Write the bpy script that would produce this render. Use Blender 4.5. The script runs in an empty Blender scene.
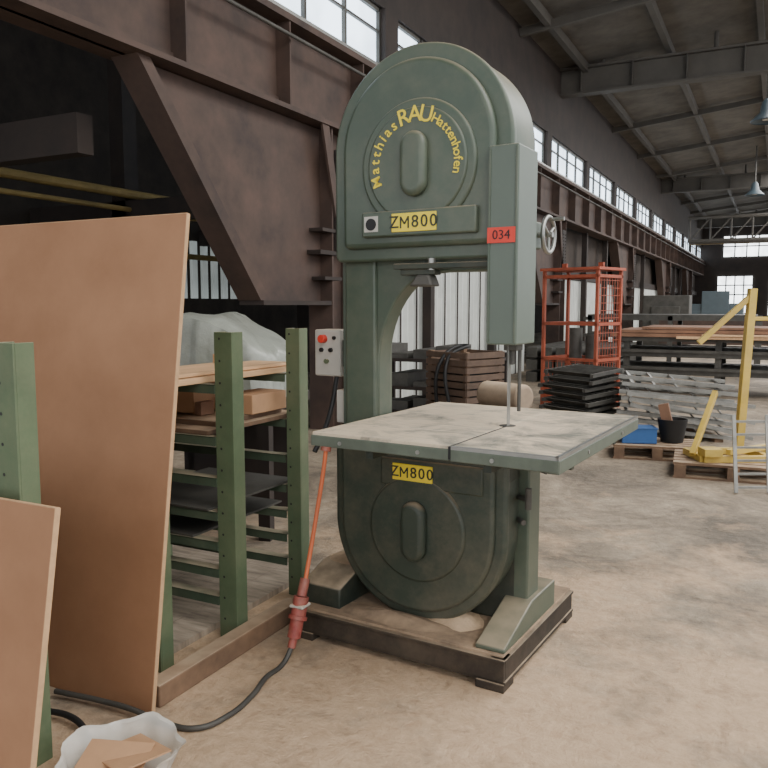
import bpy, bmesh, math, random
from mathutils import Vector, Matrix
random.seed(4)
R = math.radians

def lin(c):
    out=[]
    for v in c:
        v=v/255.0
        out.append(v/12.92 if v<=0.04045 else ((v+0.055)/1.055)**2.4)
    return out
def rgba(c,k=1.0):
    l=lin(c); return (l[0]*k,l[1]*k,l[2]*k,1)

def mat(name,c,rough=.6,metal=0,var=.18,scale=6,bump=.0,dust=None,dustamt=.85,c2=None,spec=.5,stretch=None,alpha=None,film=0,emit=0):
    m=bpy.data.materials.new(name); m.use_nodes=True
    nt=m.node_tree; N=nt.nodes; L=nt.links
    b=N['Principled BSDF']; b.inputs['Roughness'].default_value=rough; b.inputs['Metallic'].default_value=metal
    b.inputs['Specular IOR Level'].default_value=spec
    tc=N.new('ShaderNodeTexCoord'); mp=N.new('ShaderNodeMapping')
    L.new(tc.outputs['Object'],mp.inputs[0])
    if stretch: mp.inputs['Scale'].default_value=stretch
    nz=N.new('ShaderNodeTexNoise'); nz.inputs['Scale'].default_value=scale; nz.inputs['Detail'].default_value=6; nz.inputs['Roughness'].default_value=.65
    L.new(mp.outputs[0],nz.inputs['Vector'])
    rp=N.new('ShaderNodeValToRGB'); L.new(nz.outputs[0],rp.inputs[0])
    rp.color_ramp.elements[0].position=.32; rp.color_ramp.elements[1].position=.68
    if c2: rp.color_ramp.elements[0].color=rgba(c2); rp.color_ramp.elements[1].color=rgba(c)
    else:
        rp.color_ramp.elements[0].color=rgba(c,1-var*1.3); rp.color_ramp.elements[1].color=rgba(c,1+var)
    col=rp.outputs[0]
    n2=N.new('ShaderNodeTexNoise'); n2.inputs['Scale'].default_value=9; n2.inputs['Detail'].default_value=8
    L.new(tc.outputs['Object'],n2.inputs['Vector'])
    if film:   # thin dust film clinging in patches on every side
        m4=N.new('ShaderNodeMapRange'); m4.inputs[1].default_value=.42; m4.inputs[2].default_value=.75; m4.inputs[4].default_value=film
        n3=N.new('ShaderNodeTexNoise'); n3.inputs['Scale'].default_value=2.6; n3.inputs['Detail'].default_value=10; n3.inputs['Roughness'].default_value=.75
        L.new(tc.outputs['Object'],n3.inputs['Vector']); L.new(n3.outputs[0],m4.inputs[0])
        mf=N.new('ShaderNodeMixRGB'); L.new(m4.outputs[0],mf.inputs[0]); L.new(col,mf.inputs[1]); mf.inputs[2].default_value=rgba(dust or (200,180,150)); col=mf.outputs[0]
    if dust:
        g=N.new('ShaderNodeNewGeometry'); sx=N.new('ShaderNodeSeparateXYZ'); L.new(g.outputs['Normal'],sx.inputs[0])
        mr=N.new('ShaderNodeMapRange'); mr.inputs[1].default_value=.35; mr.inputs[2].default_value=.9; mr.inputs[4].default_value=dustamt
        L.new(sx.outputs[2],mr.inputs[0])
        m2=N.new('ShaderNodeMapRange'); m2.inputs[1].default_value=.3; m2.inputs[2].default_value=.6; m2.inputs[3].default_value=.45
        L.new(n2.outputs[0],m2.inputs[0])
        mu=N.new('ShaderNodeMath'); mu.operation='MULTIPLY'; L.new(mr.outputs[0],mu.inputs[0]); L.new(m2.outputs[0],mu.inputs[1])
        mx=N.new('ShaderNodeMixRGB'); L.new(mu.outputs[0],mx.inputs[0]); L.new(col,mx.inputs[1]); mx.inputs[2].default_value=rgba(dust)
        col=mx.outputs[0]
    L.new(col,b.inputs['Base Color'])
    if emit: L.new(col,b.inputs['Emission Color']); b.inputs['Emission Strength'].default_value=emit
    if bump:
        bp=N.new('ShaderNodeBump'); bp.inputs['Strength'].default_value=bump; bp.inputs['Distance'].default_value=.02
        L.new(nz.outputs[0],bp.inputs['Height']); L.new(bp.outputs[0],b.inputs['Normal'])
    if alpha is not None: b.inputs['Alpha'].default_value=alpha
    return m

def emis(name,c,s):
    m=bpy.data.materials.new(name); m.use_nodes=True; nt=m.node_tree; N=nt.nodes; L=nt.links
    b=N['Principled BSDF']; b.inputs['Base Color'].default_value=rgba(c); b.inputs['Roughness'].default_value=.3
    tc=N.new('ShaderNodeTexCoord'); nz=N.new('ShaderNodeTexNoise'); nz.inputs['Scale'].default_value=1.3
    L.new(tc.outputs['Object'],nz.inputs['Vector'])
    rp=N.new('ShaderNodeValToRGB'); L.new(nz.outputs[0],rp.inputs[0])
    rp.color_ramp.elements[0].position=.35; rp.color_ramp.elements[1].position=.62
    rp.color_ramp.elements[0].color=rgba(c,.6); rp.color_ramp.elements[1].color=rgba(c)
    L.new(rp.outputs[0],b.inputs['Emission Color']); b.inputs['Emission Strength'].default_value=s
    return m

DUST=(208,184,154)
M={}
M['green']=mat('machine_green_paint',(73,85,72),.42,0,.07,4,dust=DUST,dustamt=.4,film=.09)
M['greenhi']=mat('machine_green_panel',(70,82,69),.38,0,.06,4,dust=DUST,dustamt=.3,film=.09)
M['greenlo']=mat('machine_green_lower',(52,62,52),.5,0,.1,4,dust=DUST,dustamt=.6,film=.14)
M['greendk']=mat('machine_green_dark',(40,49,41),.6,0,.2,5,dust=DUST,film=.1)
M['guard']=mat('guard_grey_green',(86,97,86),.4,0,.06,3,dust=DUST,dustamt=.5)
M['tableside']=mat('cast_table_edge',(92,100,88),.5,.2,.15,8)
M['yellow']=mat('yellow_letters',(236,212,56),.5,0,.04,3)
M['black']=mat('black_rubber',(28,28,28),.6,0,.1,8)
M['red']=mat('red_label',(212,58,42),.5,0,.05,6)
M['plugred']=mat('plug_red',(140,54,50),.5,0,.2,20,film=.4)
M['orange']=mat('orange_cable',(212,110,66),.5,0,.08,10)
M['steel']=mat('bare_steel',(150,150,145),.35,.7,.12,9)
M['galv']=mat('galvanised_steel',(138,137,131),.5,.25,.25,6)
M['galvd']=mat('dark_steel_stock',(80,78,73),.6,.3,.25,5)
M['skid']=mat('skid_dark_steel',(38,34,29),.7,.2,.3,6,c2=(58,49,40),dust=DUST,dustamt=.45,film=.12)
M['skiddeck']=mat('skid_deck_dusty',(176,150,122),.9,0,.2,7,c2=(120,102,84))
M['box']=mat('control_box_grey',(188,184,174),.5,0,.06,5,dust=DUST)
M['rack']=mat('rack_green_paint',(88,104,76),.6,0,.12,5,dust=(190,170,140),dustamt=.7,film=.14)
M['rackdk']=mat('rack_green_arm',(66,82,64),.7,0,.15,5,dust=(170,155,130),dustamt=.7,film=.12)
M['hdf']=mat('fibreboard_brown',(164,122,90),.75,0,.08,2.2,c2=(146,106,76),bump=.04)
M['hdfe']=mat('fibreboard_edge',(190,154,116),.8,0,.1,20)
M['pine']=mat('pine_timber',(214,174,132),.7,0,.12,4,stretch=(8,.6,8))
M['wood']=mat('old_timber',(134,106,82),.8,0,.2,4,c2=(86,68,54),dust=DUST,dustamt=.5)
M['deck']=mat('deck_boards',(172,158,140),.85,0,.15,5,c2=(120,108,94),stretch=(1,6,1))
M['card']=mat('cardboard',(186,146,110),.8,0,.08,6)
M['brown']=mat('girder_red_brown',(84,65,55),.75,.0,.18,1.6,c2=(52,41,36))
M['brownd']=mat('girder_brown_dark',(54,44,38),.8,.0,.2,2,c2=(36,30,27))
M['dark']=mat('bay_dark_brick',(58,49,42),.9,0,.3,2)
M['roof']=mat('roof_boards',(96,90,81),.9,0,.12,1.5,c2=(70,65,58))
M['beam']=mat('roof_beam_grey',(76,72,66),.7,0,.12,2)
M['corr']=mat('glowing_corrugated_sheet',(196,198,192),.5,0,.1,2,emit=.18)  # weak emission added to brighten the sheet, standing in for daylight through it
M['shut']=mat('roller_shutter',(150,152,150),.6,0,.1,2)
M['cage']=mat('orange_red_paint',(158,78,54),.55,0,.2,4)
M['cyel']=mat('yellow_paint',(200,170,76),.5,0,.15,4,film=.3)
M['blue']=mat('blue_plastic',(48,92,148),.45,0,.1,4)
M['plas']=mat('plastic_sheeting',(150,154,144),.28,0,.16,5,bump=.7,alpha=.93)
M['bag']=mat('clear_plastic_bag',(222,218,208),.25,0,.05,9,bump=.3,alpha=.7)
M['rust']=mat('rusty_sheets',(134,100,78),.8,0,.2,3)
M['crate']=mat('dark_crate_slats',(92,74,61),.8,0,.3,4)
M['saw']=mat('sawdust',(206,178,146),.95,0,.08,30,bump=.4)
M['pipe']=mat('old_yellow_pipe',(142,118,68),.6,0,.2,3)
M['canvas']=mat('dusty_canvas',(150,132,112),.9,0,.15,6,dust=DUST)
M['win']=emis('window_glass_daylight',(208,224,238),4.6)
M['winfar']=emis('window_glass_far',(230,234,236),6.0)
M['slat']=emis('daylight_slot_glass',(200,208,205),.4)
M['lamp']=mat('lamp_shade_enamel',(70,82,88),.4,0,.1,3)
# dusty cast table
m=bpy.data.materials.new('cast_table_dusty'); m.use_nodes=True; nt=m.node_tree;N=nt.nodes;L=nt.links
b=N['Principled BSDF']; b.inputs['Roughness'].default_value=.5
tc=N.new('ShaderNodeTexCoord')
def tn(sc,det=8,ro=.6,di=0,vec=None):
    n=N.new('ShaderNodeTexNoise'); n.inputs['Scale'].default_value=sc; n.inputs['Detail'].default_value=det; n.inputs['Roughness'].default_value=ro; n.inputs['Distortion'].default_value=di
    L.new(vec or tc.outputs['Object'],n.inputs['Vector']); return n
n1=tn(4.5,12,.72,.8)
sx=N.new('ShaderNodeSeparateXYZ'); L.new(tc.outputs['Object'],sx.inputs[0])
mr=N.new('ShaderNodeMapRange'); mr.inputs[1].default_value=1.35; mr.inputs[2].default_value=.7; mr.inputs[3].default_value=-.04; mr.inputs[4].default_value=.10; L.new(sx.outputs[0],mr.inputs[0])
ad=N.new('ShaderNodeMath'); ad.operation='ADD'; L.new(n1.outputs[0],ad.inputs[0]); L.new(mr.outputs[0],ad.inputs[1])
r1=N.new('ShaderNodeValToRGB'); L.new(ad.outputs[0],r1.inputs[0]); e=r1.color_ramp.elements
e[0].position=.38; e[0].color=rgba((112,112,100)); e[1].position=.60; e[1].color=rgba((206,188,162)); x=e.new(.48); x.color=rgba((160,150,132))
def streak(rot,sc,lo,hi,dark,amt,base):
    mp=N.new('ShaderNodeMapping'); mp.inputs['Scale'].default_value=sc; mp.inputs['Rotation'].default_value=(0,0,R(rot)); L.new(tc.outputs['Object'],mp.inputs[0])
    n=tn(3,4,.5,.4,mp.outputs[0]); r=N.new('ShaderNodeValToRGB'); L.new(n.outputs[0],r.inputs[0])
    r.color_ramp.elements[0].position=lo; r.color_ramp.elements[0].color=(0,0,0,1); r.color_ramp.elements[1].position=hi; r.color_ramp.elements[1].color=(amt,amt,amt,1)
    mx=N.new('ShaderNodeMixRGB'); L.new(r.outputs[0],mx.inputs[0]); L.new(base,mx.inputs[1]); mx.inputs[2].default_value=rgba(dark); return mx.outputs[0]
c=streak(25,(1.5,26,1),.6,.66,(98,98,88),.5,r1.outputs[0])
c=streak(-38,(1.2,20,1),.6,.65,(224,208,184),.55,c)
c=streak(80,(2,22,1),.63,.68,(90,90,80),.45,c)
L.new(c,b.inputs['Base Color'])
M['table']=m

# ---------------- mesh helpers
def finish(name,verts,faces,m,parent=None,bevel=0,smooth=True,seg=2,matrix=None):
    me=bpy.data.meshes.new(name); me.from_pydata([tuple(v) for v in verts],[],faces); me.update()
    bm=bmesh.new(); bm.from_mesh(me); bmesh.ops.recalc_face_normals(bm,faces=bm.faces); bm.to_mesh(me); bm.free()
    if smooth:
        for p in me.polygons: p.use_smooth=True
        me.set_sharp_from_angle(angle=R(35))
    me.materials.append(m)
    o=bpy.data.objects.new(name,me); bpy.context.scene.collection.objects.link(o)
    if parent: o.parent=parent
    if matrix is not None: o.matrix_local=matrix
    if bevel:
        b=o.modifiers.new('bevel','BEVEL'); b.width=bevel; b.segments=seg; b.limit_method='ANGLE'; b.angle_limit=R(40)
    return o
BF=[(0,3,2,1),(4,5,6,7),(0,1,5,4),(1,2,6,5),(2,3,7,6),(3,0,4,7)]
def bverts(x0,x1,y0,y1,z0,z1):
    return [Vector(p) for p in ((x0,y0,z0),(x1,y0,z0),(x1,y1,z0),(x0,y1,z0),(x0,y0,z1),(x1,y0,z1),(x1,y1,z1),(x0,y1,z1))]
def boxes(name,L,m,parent=None,bevel=0,matrix=None):
    V=[];F=[]
    for b in L:
        k=len(V)
        vs=bverts(*b[:6])
        if len(b)>6: vs=[b[6]@v for v in vs]
        V+=vs; F+=[tuple(i+k for i in f) for f in BF]
    return finish(name,V,F,m,parent,bevel,matrix=matrix,smooth=False)
def box(name,x0,x1,y0,y1,z0,z1,m,parent=None,bevel=0,matrix=None): return boxes(name,[(x0,x1,y0,y1,z0,z1)],m,parent,bevel,matrix)
def prism(name,pts,axis,lo,hi,m,parent=None,bevel=0,seg=2):
    n=len(pts); V=[]
    for h in (lo,hi):
        for p in pts:
            V.append(Vector((p[0],h,p[1])) if axis=='Y' else Vector((h,p[0],p[1])) if axis=='X' else Vector((p[0],p[1],h)))
    F=[tuple(range(n)),tuple(range(2*n-1,n-1,-1))]+[(i,(i+1)%n,n+(i+1)%n,n+i) for i in range(n)]
    return finish(name,V,F,m,parent,bevel,seg=seg)
def rods(name,segs,m,parent=None,n=10):
    V=[];F=[]
    for p0,p1,r in segs:
        p0=Vector(p0);p1=Vector(p1);d=(p1-p0).normalized()
        u=d.orthogonal().normalized(); w=d.cross(u); k=len(V)
        for p in (p0,p1):
            for i in range(n):
                a=2*math.pi*i/n; V.append(p+u*math.cos(a)*r+w*math.sin(a)*r)
        F+=[tuple(k+i for i in range(n)),tuple(k+n+i for i in range(n-1,-1,-1))]
        F+=[(k+i,k+(i+1)%n,k+n+(i+1)%n,k+n+i) for i in range(n)]
    return finish(name,V,F,m,parent)
def cyl(name,p0,p1,r,m,parent=None,n=32,bevel=0):
    o=rods(name,[(p0,p1,r)],m,parent,n)
    if bevel:
        b=o.modifiers.new('bevel','BEVEL'); b.width=bevel; b.segments=3; b.limit_method='ANGLE'
    return o
def tube(name,pts,r,m,parent=None,cyclic=False):
    cu=bpy.data.curves.new(name,'CURVE'); cu.dimensions='3D'; cu.bevel_depth=r; cu.bevel_resolution=3; cu.resolution_u=8; cu.use_fill_caps=True
    s=cu.splines.new('BEZIER'); s.bezier_points.add(len(pts)-1); s.use_cyclic_u=cyclic
    for b,p in zip(s.bezier_points,pts): b.co=p; b.handle_left_type=b.handle_right_type='AUTO'
    o=bpy.data.objects.new(name,cu); bpy.context.scene.collection.objects.link(o)
    me=bpy.data.meshes.new_from_object(o); bpy.data.objects.remove(o)
    for p in me.polygons: p.use_smooth=True
    me.materials.clear(); me.materials.append(m)
    o=bpy.data.objects.new(name,me); bpy.context.scene.collection.objects.link(o)
    if parent: o.parent=parent
    return o
def group(name,loc=(0,0,0),rz=0):
    e=bpy.data.objects.new(name,None); bpy.context.scene.collection.objects.link(e); e.location=loc; e.rotation_euler=(0,0,rz); e.empty_display_size=.1
    return e
def text(name,items,m,parent,fat=.012):
    V=[];F=[]
    for s,size,x,y,z,th in items:
        cu=bpy.data.curves.new('t','FONT'); cu.body=s; cu.size=size; cu.align_x='CENTER'; cu.align_y='CENTER'; cu.extrude=.0012; cu.offset=size*fat
        cu.resolution_u=3
        o=bpy.data.objects.new('t',cu); bpy.context.scene.collection.objects.link(o)
        me=bpy.data.meshes.new_from_object(o); bpy.data.objects.remove(o)
        T=Matrix.Translation((x,y,z))@Matrix.Rotation(R(90),4,'X')@Matrix.Rotation(th,4,'Z')
        k=len(V); V+=[T@v.co for v in me.vertices]; F+=[tuple(i+k for i in p.vertices) for p in me.polygons]
    me=bpy.data.meshes.new(name); me.from_pydata([tuple(v) for v in V],[],F); me.materials.append(m)
    o=bpy.data.objects.new(name,me); bpy.context.scene.collection.objects.link(o); o.parent=parent
    return o
def hall(b,a,z=0): return (.891*b-.454*a,.454*b+.891*a,z)

# ---------------- hall shell
XW=-5.0; YE=60.0; XR=9.0; YB=-7.0
m=bpy.data.materials.new('dusty_concrete'); m.use_nodes=True; nt=m.node_tree;N=nt.nodes;L=nt.links
b=N['Principled BSDF']; b.inputs['Roughness'].default_value=.8
tc=N.new('ShaderNodeTexCoord')
n1=tn(1.0,12,.72,.5)
r1=N.new('ShaderNodeValToRGB'); L.new(n1.outputs[0],r1.inputs[0])
e=r1.color_ramp.elements; e[0].position=.36; e[0].color=rgba((104,95,83)); e[1].position=.64; e[1].color=rgba((178,162,140))
x=e.new(.5); x.color=rgba((142,128,110))
n2=tn(18,10,.75)
mx=N.new('ShaderNodeMixRGB'); mx.blend_type='OVERLAY'; mx.inputs[0].default_value=.6; L.new(r1.outputs[0],mx.inputs[1]); L.new(n2.outputs[0],mx.inputs[2])
# sawdust drifted around the saw: dense near it, patchy farther away
vd=N.new('ShaderNodeVectorMath'); vd.operation='DISTANCE'; L.new(tc.outputs['Object'],vd.inputs[0]); vd.inputs[1].default_value=(-.8,2.2,0)
n4=tn(1.7,12,.66,.3)
ad=N.new('ShaderNodeMath'); ad.operation='MULTIPLY_ADD'; L.new(n4.outputs[0],ad.inputs[0]); ad.inputs[1].default_value=13; L.new(vd.outputs['Value'],ad.inputs[2])
mr=N.new('ShaderNodeMapRange'); mr.inputs[1].default_value=7.2; mr.inputs[2].default_value=9.8; mr.inputs[3].default_value=.95; mr.inputs[4].default_value=0; L.new(ad.outputs[0],mr.inputs[0])
sc=N.new('ShaderNodeValToRGB'); L.new(n2.outputs[0],sc.inputs[0]); sc.color_ramp.elements[0].position=.3; sc.color_ramp.elements[0].color=rgba((182,152,121)); sc.color_ramp.elements[1].position=.7; sc.color_ramp.elements[1].color=rgba((212,184,152))
m3=N.new('ShaderNodeMixRGB'); L.new(mr.outputs[0],m3.inputs[0]); L.new(mx.outputs[0],m3.inputs[1]); L.new(sc.outputs[0],m3.inputs[2])
# footprints / scuffs
n6=tn(6,10,.7,.6)
r5=N.new('ShaderNodeValToRGB'); L.new(n6.outputs[0],r5.inputs[0]); r5.color_ramp.elements[0].position=.36; r5.color_ramp.elements[0].color=(.5,.48,.46,1); r5.color_ramp.elements[1].position=.46; r5.color_ramp.elements[1].color=(1,1,1,1)
m5=N.new('ShaderNodeMixRGB'); m5.blend_type='MULTIPLY'; m5.inputs[0].default_value=.4; L.new(m3.outputs[0],m5.inputs[1]); L.new(r5.outputs[0],m5.inputs[2])
L.new(m5.outputs[0],b.inputs['Base Color'])
hs=N.new('ShaderNodeMath'); hs.operation='MULTIPLY_ADD'; L.new(n6.outputs[0],hs.inputs[0]); hs.inputs[1].default_value=1.6; L.new(n2.outputs[0],hs.inputs[2])
bp=N.new('ShaderNodeBump'); bp.inputs['Strength'].default_value=.6; bp.inputs['Distance'].default_value=.035; L.new(hs.outputs[0],bp.inputs['Height']); L.new(bp.outputs[0],b.inputs['Normal'])
M['floor']=m
box('floor',-12,XR,YB,YE+.5,-.2,0,M['floor'])

box('wall_back_bay',-12.2,-12,YB,YE,0,8,M['dark'])
box('wall_end',-12,XR,YE,YE+.3,0,9.5,M['brownd'])
zs,zt=4.66,5.6
wl=[(XW-.25,XW,YB,YE,zt,7.6)]
py=-7.0
wins=[]
while py<YE:
    wl.append((XW-.25,XW+.03,py,py+.4,zs,zt)); wins.append((py+.41,min(py+4.19,YE))); py+=4.2
boxes('wall_left',wl,M['brownd'])
for i,(a,c) in enumerate(wins):
    g=group('window_%d'%(i+1),(XW,(a+c)/2,zs)); w=(c-a)/2
    box('pane',-.12,-.1,-w,w,0,zt-zs,M['win'],g)
    bars=[(-.1,-.05,-w+k*2*w/4-.025,-w+k*2*w/4+.025,0,zt-zs) for k in range(5)]+[(-.1,-.05,-w,w,.0,.04),(-.1,-.05,-w,w,zt-zs-.05,zt-zs),(-.1,-.06,-w,w,.62,.65)]
    boxes('mullions',bars,M['galvd'],g)
prism('ceiling',[(XW-7.2,6.6),(XW,7.3),(XR,8.8),(XR,8.95),(XW,7.45),(XW-7.2,6.75)],'Y',YB,YE+.3,M['roof'])
for k,yy in enumerate((.95,19.45,37.95,56)):
    g=group('roof_beam' ,(0,yy,6.65))
    boxes('i_section',[(XW,XR,-.15,.15,0,.05),(XW,XR,-.02,.02,.05,.6),(XW,XR,-.15,.15,.6,.65)],M['beam'],g)
    rods('post_up',[((XW+2.5*j+1,0,.65),(XW+2.5*j+1,0,.9+.11*(2.5*j+1)),.05) for j in range(5)],M['beam'],g)
    boxes('stiffeners',[(XW+j*1.2+.5,XW+j*1.2+.52,-.14,.14,.05,.6) for j in range(11)],M['beam'],g)
pl=[]
for k in range(7):
    xx=XW+.6+k*1.9; z=7.3+(xx-XW)*.107
    pl.append((xx-.06,xx+.06,YB,YE,z-.2,z-.0))
boxes('roof_purlins',pl,M['beam'])
rf=[]
for yy in range(-4,60,5):
    S=Matrix.Translation((XW,yy,7.16))@Matrix.Rotation(-math.atan(.107),4,'Y')
    rf.append((0,14,-.05,.05,-.1,.06,S))
boxes('roof_rafters',rf,M['beam'])

g=group('crane_runway_girder',(XW,0,3.65))
bl=[(-.02,.02,YB,YE,0,.98),(-.22,.22,YB,YE,0,.05),(-.22,.22,YB,YE,.93,1.0)]
y=-6
while y<YE: bl.append((-.2,.2,y-.012,y+.012,.05,.93)); y+=1.65
bl.append((.0,.05,YB,YE,.12,.16))
boxes('plate_girder',bl,M['brown'],g)
boxes('crane_rail',[(.12,.17,YB,YE,1.0,1.07)],M['steel'],g)
rods('conduit',[((.27,YB,.75),(.27,YE,.75),.02)],M['galvd'],g)

for y0 in (8.3,19.3,30,41,52):
    g=group('steel_column',(XW,y0,0))
    boxes('column_h_section',[(-.17,.17,-.2,-.17,0,3.65),(-.17,.17,.27,.3,0,3.65),(-.015,.015,-.17,.27,0,3.65)],M['brown'],g)
    boxes('splice_plates',[(-.19,.19,-.5,.0,2.15,2.2),(-.19,.19,-.45,.0,2.42,2.46),(-.19,.19,-.4,.0,1.85,1.89),(.17,.2,-.15,.2,2.2,3.4)],M['brownd'],g)
    prism('gusset_plate',[(-3.25,3.65),(-.2,3.65),(-.2,1.6),(-1.55,1.6)],'X',-.03,.0,M['brown'],g)
    prism('gusset_flange',[(-3.3,3.65),(-3.15,3.65),(-1.45,1.6),(-1.62,1.6)],'X',-.16,.14,M['brown'],g)
    boxes('bottom_flange',[(-.16,.16,-1.6,-.2,1.55,1.6)],M['brownd'],g)
    rr=[]
    for i in range(14):
        for s in (-.1,.1): rr.append(((.2,s+.02,2.25+i*.08),(.215,s+.02,2.25+i*.08),.014))
    rods('rivets',rr,M['brownd'],g,6)
    prism('knee_brace',[(-.45,3.65),(-.3,3.65),(.0,2.5),(-.12,2.5)],'X',.17,.2,M['brown'],g)

def corrugated(name,x,y0,y1,z0,z1,m,pitch=.2,amp=.045):
    V=[];F=[];n=int((y1-y0)/pitch*8)
    for i in range(n+1):
        yy=y0+(y1-y0)*i/n; xx=x+amp*max(-1,min(1,1.8*math.sin(2*math.pi*(yy-y0)/pitch)))
        V+=[(xx,yy,z0),(xx,yy,z1)]
    for i in range(n): F.append((2*i,2*i+2,2*i+3,2*i+1))
    return finish(name,V,F,m)
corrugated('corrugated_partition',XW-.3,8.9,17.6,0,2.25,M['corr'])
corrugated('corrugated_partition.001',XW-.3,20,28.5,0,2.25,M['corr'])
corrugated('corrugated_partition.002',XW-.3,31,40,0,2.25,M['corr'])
boxes('partition_posts',[(XW-.2,XW-.05,yy,yy+.16,0,3.65) for yy in (11.6,14.8,23,26,34,45,48)],M['brownd'])
boxes('partition_battens',[(XW-.23,XW-.22,9+k*.6,9.05+k*.6,0,2.25) for k in range(14)],M['brownd'])
box('lintel_beam',XW-.36,XW-.22,8.9,YE,2.26,2.5,M['brownd'])
box('wall_left_upper_infill',XW-.44,XW-.38,8.9,YE,2.2,3.65,M['dark'])
boxes('roller_shutter',[(XW-.36,XW-.3,41.5,44.8,z*.11,z*.11+.1) for z in range(20)],M['shut'])

bl=[]
for y0 in (1,5,9.5,14,19): bl+= [(-11.9,XW-.6,y0,y0+.18,2.9,3.25)]
boxes('bay_cross_beams',bl,M['brownd'])
boxes('bay_columns',[(-9.9,-9.6,y0,y0+.3,0,6.6) for y0 in (4,9.5,15,22)],M['brownd'])
rods('bay_pipes',[((-9.5,-3,3.35),(-9.5,25,3.35),.07),((-9.5,-3,3.1),(-9.5,25,3.1),.04),((-11.5,-3,2.6),(-11.5,25,2.6),.06)],M['pipe'])
boxes('window_slots',[(-11.98,-11.9,13.4+k*.36,13.4+k*.36+.17,1.7,3.0) for k in range(6)],M['slat'])

def gridwin(name,x0,x1,z0,z1,nx,nz):
    g=group(name,((x0+x1)/2,YE,z0)); w=(x1-x0)/2; h=z1-z0
    box('pane',-w,w,-.06,-.02,0,h,M['winfar'],g)
    boxes('mullions',[(-w+2*w*k/nx-.04,-w+2*w*k/nx+.04,-.1,-.06,0,h) for k in range(nx+1)]+[(-w,w,-.1,-.06,h*k/nz-.04,h*k/nz+.04) for k in range(nz+1)],M['galvd'],g)
gridwin('window_40',-3.6,4,4.9,6.4,10,2)
gridwin('window_41',-3.9,-1.6,.3,3.6,4,5)
gridwin('window_42',-.6,4,.8,3.2,6,3)
box('wall_right',XR,XR+.3,YB,YE,0,1.2,M['shut'])
boxes('wall_right_posts',[(XR,XR+.3,y,y+.5,1.2,8.8) for y in range(-7,60,6)],M['brownd'])

g=group('bridge_crane',(0,44,4.9))
sg=[]
for xx in range(-4,9):
    sg+=[((xx-.3,0,0),(xx-.3,0,1.2),.05),((xx-.3,0,0),(xx+.7,0,1.2),.045)]
sg+=[((-4.4,0,0),(8.8,0,0),.09),((-4.4,0,1.2),(8.8,0,1.2),.09),((-4.4,1.2,0),(8.8,1.2,0),.09)]
rods('lattice',sg,M['beam'],g,6)
boxes('crane_walkway',[(-4.4,8.8,1.2,1.5,-.1,.1)],M['pipe'],g)

for (lx,ly) in ((-.42,20.6),(-1.0,34)):
    g=group('pendant_lamp',(lx,ly,5.85)); V=[];F=[];n=24
    prof=[(.06,.5),(.12,.42),(.16,.2),(.36,0),(.35,-.02)]
    for r,z in prof:
        for i in range(n): V.append((r*math.cos(2*math.pi*i/n),r*math.sin(2*math.pi*i/n),z))
    for j in range(len(prof)-1):
        for i in range(n): F.append((j*n+i,j*n+(i+1)%n,(j+1)*n+(i+1)%n,(j+1)*n+i))
    finish('shade',V,F,M['lamp'],g)
    rods('suspension',[((0,0,.4),(0,0,1.93),.03)],M['galvd'],g)
    cyl('bulb',(0,0,.02),(0,0,.2),.1,M['box'],g,16)

# ---------------- BAND SAW
S=group('band_saw',(-1.942,2.96,0),R(-4))
XC,RR=.532,.425
def dome(inset,z_flat,zc,up=True,n=48,rc=.03):
    r=RR-inset; pts=[]
    s=1 if up else -1
    for i in range(n+1):
        a=math.pi*i/n; pts.append((XC+r*math.cos(a),zc+s*r*math.sin(a)))
    for cx,a0 in ((-1,180),(1,270)):
        for k in range(5):
            a=R(a0+k*22.5); pts.append((XC+cx*(r-rc)+rc*math.cos(a), z_flat+s*(rc+rc*math.sin(a))))
    return pts
prism('upper_wheel_housing',dome(0,1.75,2.22),'Y',.17,.43,M['green'],S,.012)
prism('upper_door_rim',dome(-.008,1.745,2.22),'Y',.15,.19,M['green'],S,.012,3)
prism('upper_door_panel',dome(.058,1.80,2.22),'Y',.112,.16,M['greenhi'],S,.022,4)
DX,DZ=.552,2.14
cyl('upper_door_disc_outer',(DX,.098,DZ),(DX,.13,DZ),.275,M['green'],S,64,.012)
cyl('upper_door_disc_inner',(DX,.088,DZ),(DX,.12,DZ),.238,M['greenhi'],S,64,.01)
def oblong(x,z,w,h,n=12):
    r=w/2; return [(x+r*math.cos(R(180*i/n)),z+h/2-r+r*math.sin(R(180*i/n))) for i in range(n+1)]+[(x+r*math.cos(R(180+180*i/n)),z-h/2+r+r*math.sin(R(180+180*i/n))) for i in range(n+1)]
prism('upper_door_handle_boss',oblong(DX,DZ,.125,.27),'Y',.045,.1,M['green'],S,.026,5)
prism('nameplate_recess',[(.285,1.845),(.835,1.845),(.835,1.955),(.285,1.955)],'Y',.084,.115,M['green'],S,.008)
box('nameplate',.44,.655,.08,.086,1.862,1.94,M['yellow'],S,.002)
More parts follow.
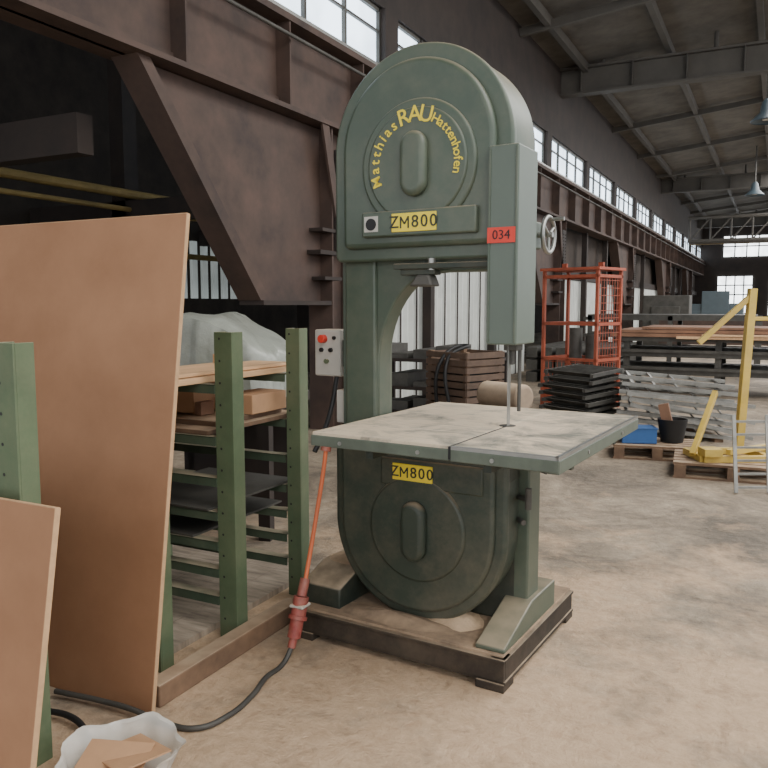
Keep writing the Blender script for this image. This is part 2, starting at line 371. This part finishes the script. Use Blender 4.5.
def zm(name,xc,zc,yy,s):
    adv=[('Z',.62),('M',.80),('8',.60),('0',.60),('0',.60)]
    W=sum(a for _,a in adv)*s; xx=xc-W/2
    out=[]
    for ch,a in adv:
        out.append((ch,s,xx+a*s/2,yy,zc,0)); xx+=a*s
    text(name,[o for o in out if o[0]!='M'],M['greendk'],S,.006)
    mx=[o[2] for o in out if o[0]=='M'][0]; h=.68*s*.5; w=.30*s; t=.09*s
    st=[(mx-w,mx-w+t,yy-.0012,yy+.0012,zc-h,zc+h),(mx+w-t,mx+w,yy-.0012,yy+.0012,zc-h,zc+h)]
    for sg in (-1,1):
        a=Vector((mx+sg*(w-t/2),yy,zc+h-t*.3)); c=Vector((mx,yy,zc-h*.25)); d=c-a
        T=Matrix.Translation(a)@Matrix.Rotation(math.atan2(d.x,d.z),4,'Y')
        st.append((-t/2,t/2,-.0012,.0012,0,d.length,T))
    boxes(name+'_m',st,M['greendk'],S)
zm('nameplate_lettering',.548,1.901,.0788,.073)
box('badge_plate',.30,.37,.082,.086,1.868,1.935,M['box'],S)
cyl('approval_badge',(.335,.079,1.90),(.335,.083,1.90),.026,M['black'],S,24)
wd={'i':.6,'t':.78,'f':.7,'M':1.3,'R':1.0,'A':1.0,'U':1.0,'H':1.15,' ':.9}
items=[];rad=.198
def arc(word,size,a0,a1,rad):
    tot=sum(wd.get(c,.9) for c in word); a=R(a0)
    for c in word:
        w=wd.get(c,.9)/tot*R(a1-a0); mid=a+w/2; a+=w
        items.append((c,size,DX+rad*math.cos(mid),.0865,DZ+rad*math.sin(mid),mid-math.pi/2))
arc('Matthias',.064,206,116,rad); arc('RAU',.096,114,68,rad+.006); arc('Hattenhofen',.056,66,-16,rad)
text('arc_lettering',items,M['yellow'],S,.006)
# frame
pts=[(.115,.9),(.292,.9),(.292,1.25)]
for i in range(15):
    a=R(180-90*i/14); pts.append((.60+.308*math.cos(a),1.27+.425*math.sin(a)))
pts+=[(.93,1.695),(.93,1.77),(.115,1.77)]
prism('c_frame',pts,'Y',.22,.33,M['green'],S,.008)
boxes('column_box',[(.115,.285,.2,.36,.9,1.76)],M['green'],S,.012)
boxes('column_left_strip',[(.09,.118,.22,.36,.5,1.78)],M['guard'],S,.006)
# lower housing
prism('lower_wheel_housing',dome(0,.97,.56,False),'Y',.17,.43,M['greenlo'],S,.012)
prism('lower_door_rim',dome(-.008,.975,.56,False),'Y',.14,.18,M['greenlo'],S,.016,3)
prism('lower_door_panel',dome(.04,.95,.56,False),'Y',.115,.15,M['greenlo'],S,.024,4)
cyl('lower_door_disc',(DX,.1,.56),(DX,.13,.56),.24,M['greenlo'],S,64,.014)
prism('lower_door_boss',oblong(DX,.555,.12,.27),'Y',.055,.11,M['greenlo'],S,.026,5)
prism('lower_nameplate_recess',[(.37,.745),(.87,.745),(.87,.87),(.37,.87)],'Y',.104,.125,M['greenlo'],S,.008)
box('lower_nameplate',.435,.635,.099,.106,.775,.85,M['yellow'],S,.002)
zm('lower_nameplate_lettering',.535,.812,.0978,.068)
# guard
boxes('blade_guard',[(.885,1.015,.085,.3,1.39,2.18)],M['guard'],S,.006)
boxes('guard_seam',[(.888,.898,.08,.086,1.4,2.17),(1.002,1.012,.08,.086,1.4,2.17)],M['green'],S,.002)
box('lot_label',.888,1.006,.077,.083,1.797,1.858,M['red'],S)
text('lot_label_number',[('034',.052,.948,.0765,1.827,0)],M['black'],S,.0)
boxes('guard_bracket',[(.86,.95,.3,.42,1.75,2.1)],M['green'],S,.005)
boxes('blade',[(.935,.937,.2,.232,1.0,1.42)],M['steel'],S)
rods('guide_post',[((.965,.26,1.1),(.965,.26,1.4),.008),((.915,.26,1.22),(.915,.26,1.4),.006)],M['galvd'],S)
boxes('blade_guide',[(.915,.975,.2,.27,1.36,1.4),(.92,.95,.22,.25,1.3,1.37)],M['galvd'],S,.004)
cyl('throat_knob',(.60,.15,1.70),(.60,.15,1.75),.018,M['steel'],S,16)
prism('throat_dust_nozzle',[(.5,1.63),(.62,1.63),(.60,1.68),(.54,1.68)],'Y',.12,.2,M['galvd'],S,.01)
boxes('throat_rail',[(.42,.90,.13,.16,1.705,1.73),(.45,.62,.14,.2,1.68,1.705)],M['greendk'],S,.004)
# tension handwheel
WX,WY,WZ=.99,.52,1.86; wr=.078
tube('handwheel_rim',[(WX,WY+wr*math.cos(2*math.pi*i/12),WZ+wr*math.sin(2*math.pi*i/12)) for i in range(12)],.01,M['steel'],S,True)
rods('handwheel_spokes',[((WX,WY,WZ),(WX,WY+wr*math.cos(R(a)),WZ+wr*math.sin(R(a))),.007) for a in (30,150,270)]+[((.85,WY,WZ),(WX+.02,WY,WZ),.013),((WX,WY+.03,WZ+.07),(WX+.06,WY+.03,WZ+.07),.009)],M['steel'],S)
boxes('tension_bracket',[(.84,.94,.42,.57,1.8,1.92)],M['green'],S,.006)
# table
TX0=.31; TY1=.80
boxes('table_top',[(TX0,.925,-.33,TY1,1.0,1.04),(.937,1.335,-.335,TY1,1.0,1.04),(.925,.937,.24,TY1-.01,1.0,1.04)],M['table'],S,.002)
boxes('table_slot_dark_fill',[(.925,.937,-.336,.2,.99,1.0385)],M['black'],S)  # black strip fills the gap, standing in for the shade inside it
boxes('table_skirt',[(TX0-.002,.925,-.338,-.30,.985,1.028),(.937,1.34,-.343,-.30,.985,1.028),(TX0,1.335,TY1-.03,TY1+.002,.985,1.02),(TX0-.003,TX0+.03,-.3,TY1-.03,.985,1.028),(1.30,1.342,-.34,TY1,.98,1.028)],M['tableside'],S,.003)
boxes('table_edge_trim',[(.937,1.338,-.34,-.325,1.028,1.0415),(1.326,1.34,-.34,TY1,1.028,1.0415)],M['steel'],S)
boxes('table_ribs',[(.34,1.31,-.1,-.07,.95,1.0),(.34,1.31,.5,.53,.95,1.0),(.55,.58,-.3,.77,.95,1.0),(1.05,1.08,-.3,.77,.95,1.0)],M['greendk'],S)
cyl('table_insert',(.931,.22,1.036),(.931,.22,1.0415),.035,M['galvd'],S,24)
rods('table_bolts',[((.45,-.343,1.005),(.45,-.33,1.005),.008),((1.1,-.348,1.005),(1.1,-.33,1.005),.008),((.8,-.343,1.005),(.8,-.33,1.005),.008),((1.346,.0,1.005),(1.33,.0,1.005),.008),((1.346,.5,1.005),(1.33,.5,1.005),.008)],M['steel'],S)
boxes('table_trunnion',[(.75,1.0,.1,.5,.88,.98),(.8,.96,.15,.45,.8,.9)],M['greendk'],S,.01)
boxes('support_post',[(.935,1.005,.3,.44,.2,.98)],M['green'],S,.008)
prism('right_foot',[(-.02,.145),(.6,.145),(.6,.265),(.3,.265),(-.02,.165)],'X',.9,1.03,M['green'],S,.006)
prism('left_foot',[(.02,.145),(.6,.145),(.6,.30),(.2,.30),(.02,.24)],'X',-.02,.2,M['greendk'],S,.008)
boxes('lower_frame',[(.12,.95,.3,.45,.145,.98)],M['greendk'],S,.01)
rods('clamp_handles',[((.95,.3,.72),(1.03,.22,.73),.012),((1.03,.22,.69),(1.03,.22,.78),.014),((.95,.3,.62),(1.0,.25,.62),.012),((.95,.35,.86),(1.08,.3,.84),.01),((1.0,.2,.88),(1.0,.2,.95),.018)],M['galvd'],S)
# skid
X0,X1,Y0,Y1=-.02,1.04,-.05,.84
boxes('skid_frame',[(X0,X1,Y0,Y0+.02,.035,.135),(X0,X1,Y0,Y0+.07,.03,.045),(X1-.02,X1,Y0+.02,Y1,.035,.135),(X0,X0+.02,Y0+.02,Y1,.035,.135),(X0,X1,Y1-.02,Y1,.035,.135),(X0-.005,X1+.005,Y0-.008,Y0+.07,.122,.136),(X1-.06,X1+.008,Y0,Y1,.122,.136),(X1-.06,X1+.008,Y0,Y1,.03,.044)],M['skid'],S,.003)
box('skid_deck',X0+.01,X1-.01,Y0+.015,Y1,.13,.146,M['skiddeck'],S,.002)
boxes('skid_feet',[(X1-.12,X1+.005,Y0-.01,Y0+.1,0,.035),(X0-.01,X0+.12,Y0-.01,Y0+.1,0,.035),(X1-.12,X1+.005,Y1-.1,Y1,0,.035),(X0,X0+.1,Y1-.1,Y1,0,.035)],M['skid'],S,.004)
def heap(name,cx,cy,z,rx,ry,h,m,parent=None,seed=0):
    n=28;V=[(0,0,h)];F=[];rg=7
    rnd=random.Random(seed); off=[rnd.uniform(.75,1.15) for _ in range(n)]
    off=[(off[i]+off[i-1]+off[(i+1)%n])/3 for i in range(n)]
    for j in range(1,rg+1):
        t=j/rg
        for i in range(n):
            a=2*math.pi*i/n; V.append((rx*t*off[i]*math.cos(a),ry*t*off[i]*math.sin(a),h*(math.cos(math.pi*t)*.5+.5)*rnd.uniform(.85,1.1)))
    for i in range(n): F.append((0,1+i,1+(i+1)%n))
    for j in range(rg-1):
        for i in range(n): F.append((1+j*n+i,1+(j+1)*n+i,1+(j+1)*n+(i+1)%n,1+j*n+(i+1)%n))
    o=finish(name,V,F,m,parent); o.location=(cx,cy,z); return o
heap('skid_sawdust',.45,.07,.146,.36,.09,.03,M['skiddeck'],S,1)
heap('skid_sawdust_right',.72,.2,.146,.14,.12,.05,M['saw'],S,4)
heap('foot_sawdust',.09,.3,.3,.1,.14,.012,M['saw'],S,2)
# electrics
boxes('control_box',[(-.12,.035,.28,.4,1.2,1.43)],M['box'],S,.008)
boxes('control_bracket',[(.0,.12,.3,.38,1.25,1.38)],M['greendk'],S)
cyl('emergency_stop',(-.06,.28,1.385),(-.06,.245,1.385),.02,M['red'],S,20,.004)
rods('push_buttons',[((-.075,.28,1.33),(-.075,.268,1.33),.011),((-.02,.28,1.33),(-.02,.268,1.33),.011),((0,.28,1.39),(0,.27,1.39),.009)],M['black'],S)
rods('green_button',[((-.045,.28,1.275),(-.045,.266,1.275),.012)],M['rack'],S)
boxes('isolator_panel',[(.03,.09,.25,.36,.98,1.14)],M['box'],S,.005)
tube('control_lead',[(.0,.3,1.2),(-.0,.25,1.05),(.03,.12,.92),(.02,.08,.86)],.012,M['black'],S)

P=group('power_cable',(0,0,0))
tube('orange_lead',[hall(-.265,3.5,.93),hall(-.27,3.48,.86),hall(-.31,3.4,.58),hall(-.35,3.31,.33)],.010,M['orange'],P)
rods('socket_coupler',[(hall(-.27,3.49,.88),hall(-.262,3.5,.93),.024)],M['plugred'],P,16)
rods('cable_coupler',[(hall(-.350,3.31,.34),hall(-.365,3.28,.27),.022),(hall(-.365,3.28,.27),hall(-.378,3.26,.19),.034),(hall(-.378,3.26,.19),hall(-.381,3.255,.175),.042),(hall(-.381,3.255,.175),hall(-.395,3.235,.1),.03),(hall(-.395,3.235,.1),hall(-.405,3.22,.06),.018)],M['plugred'],P,20)
boxes('coupler_grey_ring',[(-.036,.036,-.036,.036,-.008,.008,Matrix.Translation(hall(-.37,3.27,.235)))],M['box'],P,.01)
tube('black_lead',[hall(-.403,3.222,.065),hall(-.43,3.18,.016),hall(-.49,3.04,.014),hall(-.52,2.9,.014),hall(-.59,2.74,.014),hall(-.68,2.66,.014),hall(-.82,2.70,.014),hall(-.95,2.76,.03),hall(-1.08,2.82,.03),hall(-1.3,2.9,.03)],.011,M['galvd'],P)
tube('spare_lead',[hall(-1.02,2.52,.014),hall(-1.07,2.62,.016),hall(-1.15,2.7,.03),hall(-1.3,2.76,.03),hall(-1.45,2.8,.03)],.012,M['black'],P)

# ---------------- storage rack
K=group('storage_rack',(-2.2,1.67,.0))
levels=[.18,.31,.44,.58,.74,.93,1.17]
posts=[];arms=[];holes=[]
for yy,dx in ((0,0),(.71,-.10),(1.10,0),(1.70,-.03)):
    for xx in (dx,-1.0):
        w=.05 if yy<1.5 else .042
        posts+=[(xx-w,xx+w,yy-.04,yy-.032,0,1.43),(xx+w-.008,xx+w,yy-.032,yy+.04,0,1.43),(xx-w,xx-w+.008,yy-.032,yy+.04,0,1.43)]
        if xx==dx:
            for z in [i*.1+.1 for i in range(14)]:
                holes+=[((xx-.02,yy-.0405,z),(xx-.02,yy-.0395,z),.006)]
    for z in levels:
        arms+=[(-1.0,dx-.05,yy-.045,yy-.037,z-.02,z+.02),(-1.0,dx-.05,yy-.045,yy+.01,z+.017,z+.022)]
boxes('posts',posts,M['rack'],K,.002)
boxes('shelf_arms',arms,M['rackdk'],K)
rods('post_holes',holes,M['black'],K,8)
boxes('back_stringers',[(-1.04,-1.0,-.04,1.74,1.2,1.25),(-1.04,-1.0,-.04,1.74,.1,.15)],M['rackdk'],K)
dk=[]
for i in range(9): dk.append((-.13-.2*(i+1)+.006,-.13-.2*i,.79,2.03,.0,.03))
boxes('timber_deck',dk,M['deck'],K)
box('timber_sill',-2.13,-2.05,2.12,3.1,0,.09,M['wood'],None,.006)
boxes('pine_planks',[(-2.45,-2.33,2.5,3.62,1.193,1.222),(-2.62,-2.48,2.55,3.55,1.193,1.225),(-2.8,-2.66,2.5,3.5,1.193,1.23),(-2.6,-2.35,2.6,3.5,1.225,1.242),(-2.78,-2.62,3.36,3.42,1.23,1.28)],M['pine'],None,.003)
boxes('timber_offcuts',[(-3.1,-2.3,2.74,3.5,.953,.975),(-2.6,-2.35,2.85,3.4,.975,1.0),(-2.9,-2.62,2.8,3.45,.975,.99)],M['wood'],None,.003)
boxes('cardboard_box',[(-2.5,-2.32,3.1,3.4,1.002,1.10)],M['card'],None,.004)
boxes('cardboard_box.001',[(-2.80,-2.61,3.0,3.3,1.002,1.14)],M['card'],None,.004)
box('wooden_block',-2.56,-2.52,2.95,3.05,1.002,1.07,M['rust'],None,.004)
boxes('steel_offcuts',[(-2.9,-2.3,2.72,3.45,.6025,.612),(-3.0,-2.4,2.73,3.46,.4625,.472)],M['galvd'],None)

def leaning(name,x0,x1,yb,yt,zb,zt,th,m):
    lean=math.atan2(yt-yb,zt-zb); h=math.hypot(yt-yb,zt-zb)
    T=Matrix.Rotation(-lean,4,'X')
    g=group(name,(x1,yb,zb)); w=x1-x0
    boxes('sheet',[(-w,0,0,th,0,h,T)],m,g,.002)
    boxes('raw_edge',[(0,.002,0.001,th-.001,0,h,T),(-w,0,.001,th-.001,h,h+.002,T)],M['hdfe'],g)
    return g
leaning('fibreboard_sheet',-4.1,-2.03,2.05,2.32,.0,1.90,.02,M['hdf'])
leaning('fibreboard_offcut',-3.2,-1.88,1.38,1.54,.0,.95,.022,M['hdf'])

g=group('plastic_tub',hall(-.86,2.38,0))
V=[];F=[];n=48;prof=[(.001,.01),(.13,.012),(.16,.03),(.175,.08),(.188,.105),(.196,.11),(.188,.1)]
for j,(r,z) in enumerate(prof):
    for i in range(n):
        a=2*math.pi*i/n; q=1+.03*math.sin(5*a+j)+(.035*math.sin(11*a) if j>2 else 0)
        V.append((r*q*math.cos(a),r*q*math.sin(a),z+(.012*math.sin(4*a+1) if j>2 else 0)))
for j in range(len(prof)-1):
    for i in range(n): F.append((j*n+i,j*n+(i+1)%n,(j+1)*n+(i+1)%n,(j+1)*n+i))
finish('tub_shell',V,F,M['bag'],g)
T1=Matrix.Translation((.0,-.02,.08))@Matrix.Rotation(R(20),4,'Z')@Matrix.Rotation(R(14),4,'X')
T2=Matrix.Translation((-.0,.03,.06))@Matrix.Rotation(R(-20),4,'Z')@Matrix.Rotation(R(-10),4,'Y')
boxes('cardboard_flaps',[(-.12,.1,-.12,.07,0,.006,T1),(-.1,.13,-.09,.09,.015,.021,T2)],M['card'],g)

# wrapped machine behind rack, on a dark bench
g=group('plastic_wrapped_machine',(-3.46,4.3,0),R(14))
boxes('bench',[(-.5,.5,-.4,.4,.85,.92)]+[(x,x+.08,y,y+.08,0,.85) for x in (-.48,.4) for y in (-.38,.3)]+[(-.45,.45,.3,.34,.05,.85)],M['brownd'],g)
V=[];F=[];n=88; rnd=random.Random(3)
rows=[(0,.49,.39),(.12,.475,.38),(.25,.46,.37),(.38,.45,.355),(.48,.44,.34),(.53,.42,.325),(.56,.36,.27),(.57,.2,.14)]
def topz(x): return 1.0 if x<.05 else 1.0-.42*min(1,(x-.05)/.4)
for j,(z,rx,ry) in enumerate(rows):
    for i in range(n):
        a=2*math.pi*i/n; ca,sa=math.cos(a),math.sin(a)
        k=1/(abs(ca)**9+abs(sa)**9)**(1/9)
        q=1+(.03*math.sin(11*a)+.02*math.sin(27*a+1))*(1.3-j*.13)
        xx=rx*k*ca*q; yy=ry*k*sa*q
        V.append((xx,yy,.92+z*topz(xx)+(.012*math.sin(17*xx+9*yy) if j>2 else 0)))
for j in range(len(rows)-1):
    for i in range(n): F.append((j*n+i,j*n+(i+1)%n,(j+1)*n+(i+1)%n,(j+1)*n+i))
F.append(tuple((len(rows)-1)*n+i for i in range(n)))
finish('draped_sheet',V,F,M['plas'],g)

g=group('parts_shelf',(-4.0,8.6,0))
boxes('frame',[(x,x+.06,y,y+.06,0,.95) for x in (-.7,.9) for y in (0,.8)]+[(-.7,.96,0,.86,z,z+.04) for z in (.2,.5,.85)],M['brownd'],g)
boxes('steel_parts',[(-.6+.3*i,-.38+.3*i,.05,.7,zz,zz+.06+.05*((i*7+k)%3)) for i in range(5) for k,zz in enumerate((.24,.54,.89))],M['galvd'],g)
g=group('slatted_crate_stack',(-2.95,7.7,0),R(-24))
sl=[]
for z in range(14):
    for s in (-1,1):
        sl+=[(-.3,.3,s*.28-.01,s*.28+.01,z*.077,z*.077+.06),(s*.3-.01,s*.3+.01,-.28,.28,z*.077,z*.077+.06)]
boxes('slats',sl,M['crate'],g)
boxes('corner_posts',[(x,x+.05,y,y+.05,0,1.07) for x in (-.29,.24) for y in (-.27,.22)]+[(-.28,.28,-.26,.26,.9,.93)],M['wood'],g)
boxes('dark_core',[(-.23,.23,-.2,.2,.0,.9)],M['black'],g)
tube('sling',[(-.1,-.31,.3),(-.02,-.31,1.0),(.02,0,1.12),(.06,-.31,1.0),(.14,-.31,.3)],.02,M['black'],g)
g=group('canvas_roll',(-2.05,6.3,0),R(-25))
boxes('trestle',[(-.22,-.17,-.15,.15,0,.62),(.17,.22,-.15,.15,0,.62),(-.3,.3,-.17,.17,.62,.66)],M['crate'],g)
cyl('roll',(-.24,0,.775),(.24,0,.775),.115,M['canvas'],g,32,.03)

g=group('gas_bottle_cage',hall(3.0,11.7),R(-18))
fr=[]
w,d,h=.47,.36,2.08
t=.045
for x in (-w,w-t):
    for y in (-d,d-t): fr.append((x,x+t,y,y+t,0,h))
for z in (.08,.72,1.25,1.95):
    for y in (-d,d-t): fr.append((-w,w,y,y+t,z,z+t))
    for x in (-w,w-t): fr.append((x,x+t,-d,d,z,z+t))
fr.append((-.03,.03,-d,-d+t,.08,.75))
fr.append((-w,w,-d,d,.06,.08)); fr.append((-w-.03,w+.03,-d-.03,d+.03,h-.02,h+.02))
boxes('frame',fr,M['cage'],g)
boxes('panel',[(-w+t,-.03,-d+.01,-d+.02,.12,.35),(.03,w-t,-d+.01,-d+.02,.12,.35)],M['cage'],g)
rd=[]
for i in range(12):
    x=-w+t+i*(2*w-2*t)/11; rd+=[((x,-d+.02,.1),(x,-d+.02,.74),.006)]
for i in range(9):
    y=-d+t+i*(2*d-2*t)/8; rd+=[((w-.02,y,.1),(w-.02,y,1.95),.006)]
for i in range(6):
    z=.15+i*.11; rd+=[((-w,-d+.02,z),(w,-d+.02,z),.005)]
for i in range(17):
    z=.15+i*.11; rd+=[((w-.02,-d,z),(w-.02,d,z),.005)]
rods('mesh_bars',rd,M['cage'],g,5)
boxes('lifting_eyes',[(-.35,-.27,-.02,.02,h+.02,h+.1),(.27,.35,-.02,.02,h+.02,h+.1)],M['cage'],g)
rods('gas_bottles',[((-.15,.1,.08),(-.15,.1,1.2),.1),((.12,.12,.08),(.12,.12,1.1),.1)],M['galvd'],g,16)

def ladder_frame(L,W,nt,T,th=.035,tread=.05):
    out=[(-L/2,L/2,-W/2,-W/2+.04,-th/2,th/2,T),(-L/2,L/2,W/2-.04,W/2,-th/2,th/2,T)]
    for i in range(nt):
        x=-L/2+(i+.5)*L/nt
        T2=T@Matrix.Translation((x,0,0))@Matrix.Rotation(R(35),4,'Y')
        out.append((-tread,tread,-W/2+.04,W/2-.04,-.006,.006,T2))
    return out
g=group('scaffold_frame_stack',hall(3.05,9.0),R(27))
L1=[]
for k in range(8):
    T=Matrix.Translation((.38+.03*math.sin(k*2.3),.05,.1+.083*k))@Matrix.Rotation(R(-14+2.2*math.sin(k*1.7)),4,'Z')@Matrix.Rotation(R(4.5),4,'Y')
    L1+=ladder_frame(1.25,.75,5,T,.042,.035)
boxes('long_frames',L1,M['galv'],g)
L2=[]
for k in range(9):
    T=Matrix.Translation((-.62+.03*math.sin(k*1.9),.3,.08+.085*k))@Matrix.Rotation(R(52+3*math.sin(k)),4,'Z')@Matrix.Rotation(R(3),4,'X')
    L2+=ladder_frame(1.1,.6,8,T,.04,.04)
boxes('short_frames',L2,M['galvd'],g)
boxes('leaning_rails',[(-.7,.75,-.46,-.43,.05,.09,Matrix.Rotation(R(16-5*k),4,'Y')@Matrix.Translation((.3,-.02*k,.28+.09*k))) for k in range(3)],M['galv'],g)
boxes('bearers',[(-1.0,-.9,-.3,.7,0,.05),(-.2,-.1,-.4,.6,0,.05),(.7,.8,-.4,.5,0,.05)],M['wood'],g)

def pallet(name,loc,rz,L=1.2,W=.8,m=M['wood']):
    g=group(name,loc,rz)
    bl=[(-L/2,L/2,-W/2+i*W/5+.01,-W/2+(i+1)*W/5-.02,.12,.142) for i in range(5)]
    bl+=[(x-.05,x+.05,-W/2,W/2,.1,.12) for x in (-L/2+.06,0,L/2-.06)]
    bl+=[(x-.05,x+.05,y-.05,y+.05,.02,.1) for x in (-L/2+.06,0,L/2-.06) for y in (-W/2+.05,0,W/2-.05)]
    bl+=[(-L/2,L/2,y-.05,y+.05,0,.02) for y in (-W/2+.05,0,W/2-.05)]
    boxes('slats',bl,m,g); return g
pallet('wooden_pallet',hall(2.82,7.85),R(10),.85,.6)
g=group('blue_crate',hall(2.62,7.85,.143),R(20))
boxes('crate',[(-.17,.17,-.12,-.105,0,.16),(-.17,.17,.105,.12,0,.16),(-.17,-.155,-.105,.105,0,.16),(.155,.17,-.105,.105,0,.16),(-.17,.17,-.12,.12,0,.01),(-.18,.18,-.13,.13,.15,.16)],M['blue'],g,.003)
g=group('black_bucket',hall(2.98,7.85,.143))
V=[];F=[];n=24
for r,z in ((.0,.0),(.11,0),(.15,.24),(.14,.24),(.1,.02)):
    for i in range(n): V.append((r*math.cos(2*math.pi*i/n),r*math.sin(2*math.pi*i/n),z))
for j in range(4):
    for i in range(n): F.append((j*n+i,j*n+(i+1)%n,(j+1)*n+(i+1)%n,(j+1)*n+i))
finish('shell',V,F,M['black'],g)
boxes('offcut',[(-.05,.05,-.03,.03,.08,.4,Matrix.Rotation(R(-14),4,'Y'))],M['rust'],g)

pallet('wooden_pallet.001',hall(3.2,6.95),R(5),1.0,.7)
g=group('yellow_lifting_frame',hall(3.17,7.0,.143),R(27))
def strut(p,q,w=.04):
    p=Vector(p);q=Vector(q); d=q-p; T=Matrix.Translation(p)@d.to_track_quat('Z','Y').to_matrix().to_4x4()
    return (-w,w,-w,w,0,d.length,T)
boxes('box_sections',[strut((-.3,-.2,.03),(.5,-.2,.03),.03),strut((-.3,.2,.03),(.5,.2,.03),.03),strut((-.3,-.2,.03),(-.3,.2,.03),.03),strut((.3,-.2,.03),(.3,.2,.03),.03),
  strut((-.36,-.1,.05),(.0,.3,.58),.024),strut((.20,.2,.04),(.26,.2,1.56),.035),strut((.26,.2,1.5),(-.2,.25,1.05),.025),strut((.25,.2,1.28),(.6,.2,1.28),.018),
  (-.32,-.16,-.28,-.12,.06,.13),strut((-.1,-.25,.1),(.5,.1,.1),.025)],M['cyel'],g,.004)
g=group('aluminium_ladder',hall(3.05,6.3,0),R(27))
A=[strut((-.15,-.1,0.01),(-.08,.16,.62),.014),strut((.12,-.1,0.01),(.2,.16,.62),.014)]
for k in range(6):
    t=(k+.5)/6; A.append(strut((-.15+.07*t,-.1+.26*t,.62*t),(.12+.08*t,-.1+.26*t,.62*t),.009))
boxes('rails_and_rungs',A,M['galv'],g)

g=group('sheet_stock_rack',(-.9,14.8,0))
fr=[]
for x in (-1.5,0,1.4):
    for y in (-.7,.7): fr.append((x,x+.1,y,y+.1,0,1.0))
for z in (.35,.65,.92): fr+=[(-1.6,1.6,-.75,-.65,z,z+.08),(-1.6,1.6,.65,.75,z,z+.08)]
boxes('frame',fr,M['galvd'],g)
boxes('sheets',[(-1.7,1.6,-.8,.8,1.0,1.06),(-1.6,1.6,-.78,.75,1.07,1.12),(-1.2,1.6,-.7,.8,1.13,1.17)],M['rust'],g)
boxes('steel_plates',[(-1.6,1.5,-.8,.7,.73,.78),(-1.7,1.5,-.8,.7,.43,.48)],M['galvd'],g)
boxes('pine_boards',[(-.6,1.7,-.95,-.83,.98,1.02),(-.2,1.7,-.98,-.85,1.03,1.06)],M['pine'],g)
g=group('sheet_stock_rack.001',(-2.2,19.5,0))
boxes('frame',[(x,x+.1,y,y+.1,0,1.3) for x in (-1.8,0,1.8) for y in (-1,1)]+[(-1.9,1.9,-1,1,z,z+.07) for z in (.4,.8,1.2)],M['galvd'],g)
boxes('sheets',[(-1.8,1.8,-1,1,1.27,1.33),(-1.7,1.9,-1,1,.87,.93)],M['galvd'],g)
g=group('steel_beam_stack',(-3.5,16.8,0))
boxes('beams',[(-1.0+.3*i,-.78+.3*i,-1.6,1.6,.25*j,.25*j+.2) for i in range(6) for j in range(3)],M['galvd'],g)
g=group('steel_beam_stack.001',(-1.6,27,0))
boxes('beams',[(-1.8,1.8,-.6+.3*i,-.35+.3*i,.3*j,.3*j+.22) for i in range(4) for j in range(4)],M['brown'],g)
g=group('machine_cabinet',(-3.6,30,0))
boxes('body',[(-.8,.8,-.5,.5,0,1.9),(-.5,.5,-.6,-.5,.4,1.5)],M['galvd'],g,.03)
g=group('machine_cabinet.001',(-2.6,40,0))
boxes('body',[(-1.2,1.2,-.6,.6,0,1.6),(-.6,.6,-.7,-.6,.4,2.2)],M['lamp'],g,.03)

# ---------------- lights / world
w=bpy.data.worlds.new('sky'); bpy.context.scene.world=w; w.use_nodes=True
bg=w.node_tree.nodes['Background']; bg.inputs[0].default_value=(.92,.95,1,1); bg.inputs[1].default_value=2.2
def area(name,loc,rot,sx,sy,p,c=(1,1,1)):
    l=bpy.data.lights.new(name,'AREA'); l.shape='RECTANGLE'; l.size=sx; l.size_y=sy; l.energy=p; l.color=c
    o=bpy.data.objects.new(name,l); bpy.context.scene.collection.objects.link(o); o.location=loc; o.rotation_euler=rot; return o
area('fill_front',(2.8,1.2,7.0),(0,R(22),0),4,8,680,(1,.97,.93))  # added fill lamp hung below the solid ceiling; no skylight is modelled
area('fill_middle',(3,11,7.2),(0,R(12),0),4,10,920,(1,.98,.95))  # added fill lamp for the middle of the hall, no roof opening above
area('fill_far',(2,32,7.2),(0,0,0),5,24,2800,(1,.98,.96))  # added fill lamp to brighten the far end of the hall

cam=bpy.data.cameras.new('camera'); cam.sensor_width=36; cam.lens=36; cam.clip_end=300
co=bpy.data.objects.new('camera',cam); bpy.context.scene.collection.objects.link(co)
co.location=(0,0,1.55); co.rotation_euler=(R(90-5.87),0,R(27))
bpy.context.scene.camera=co
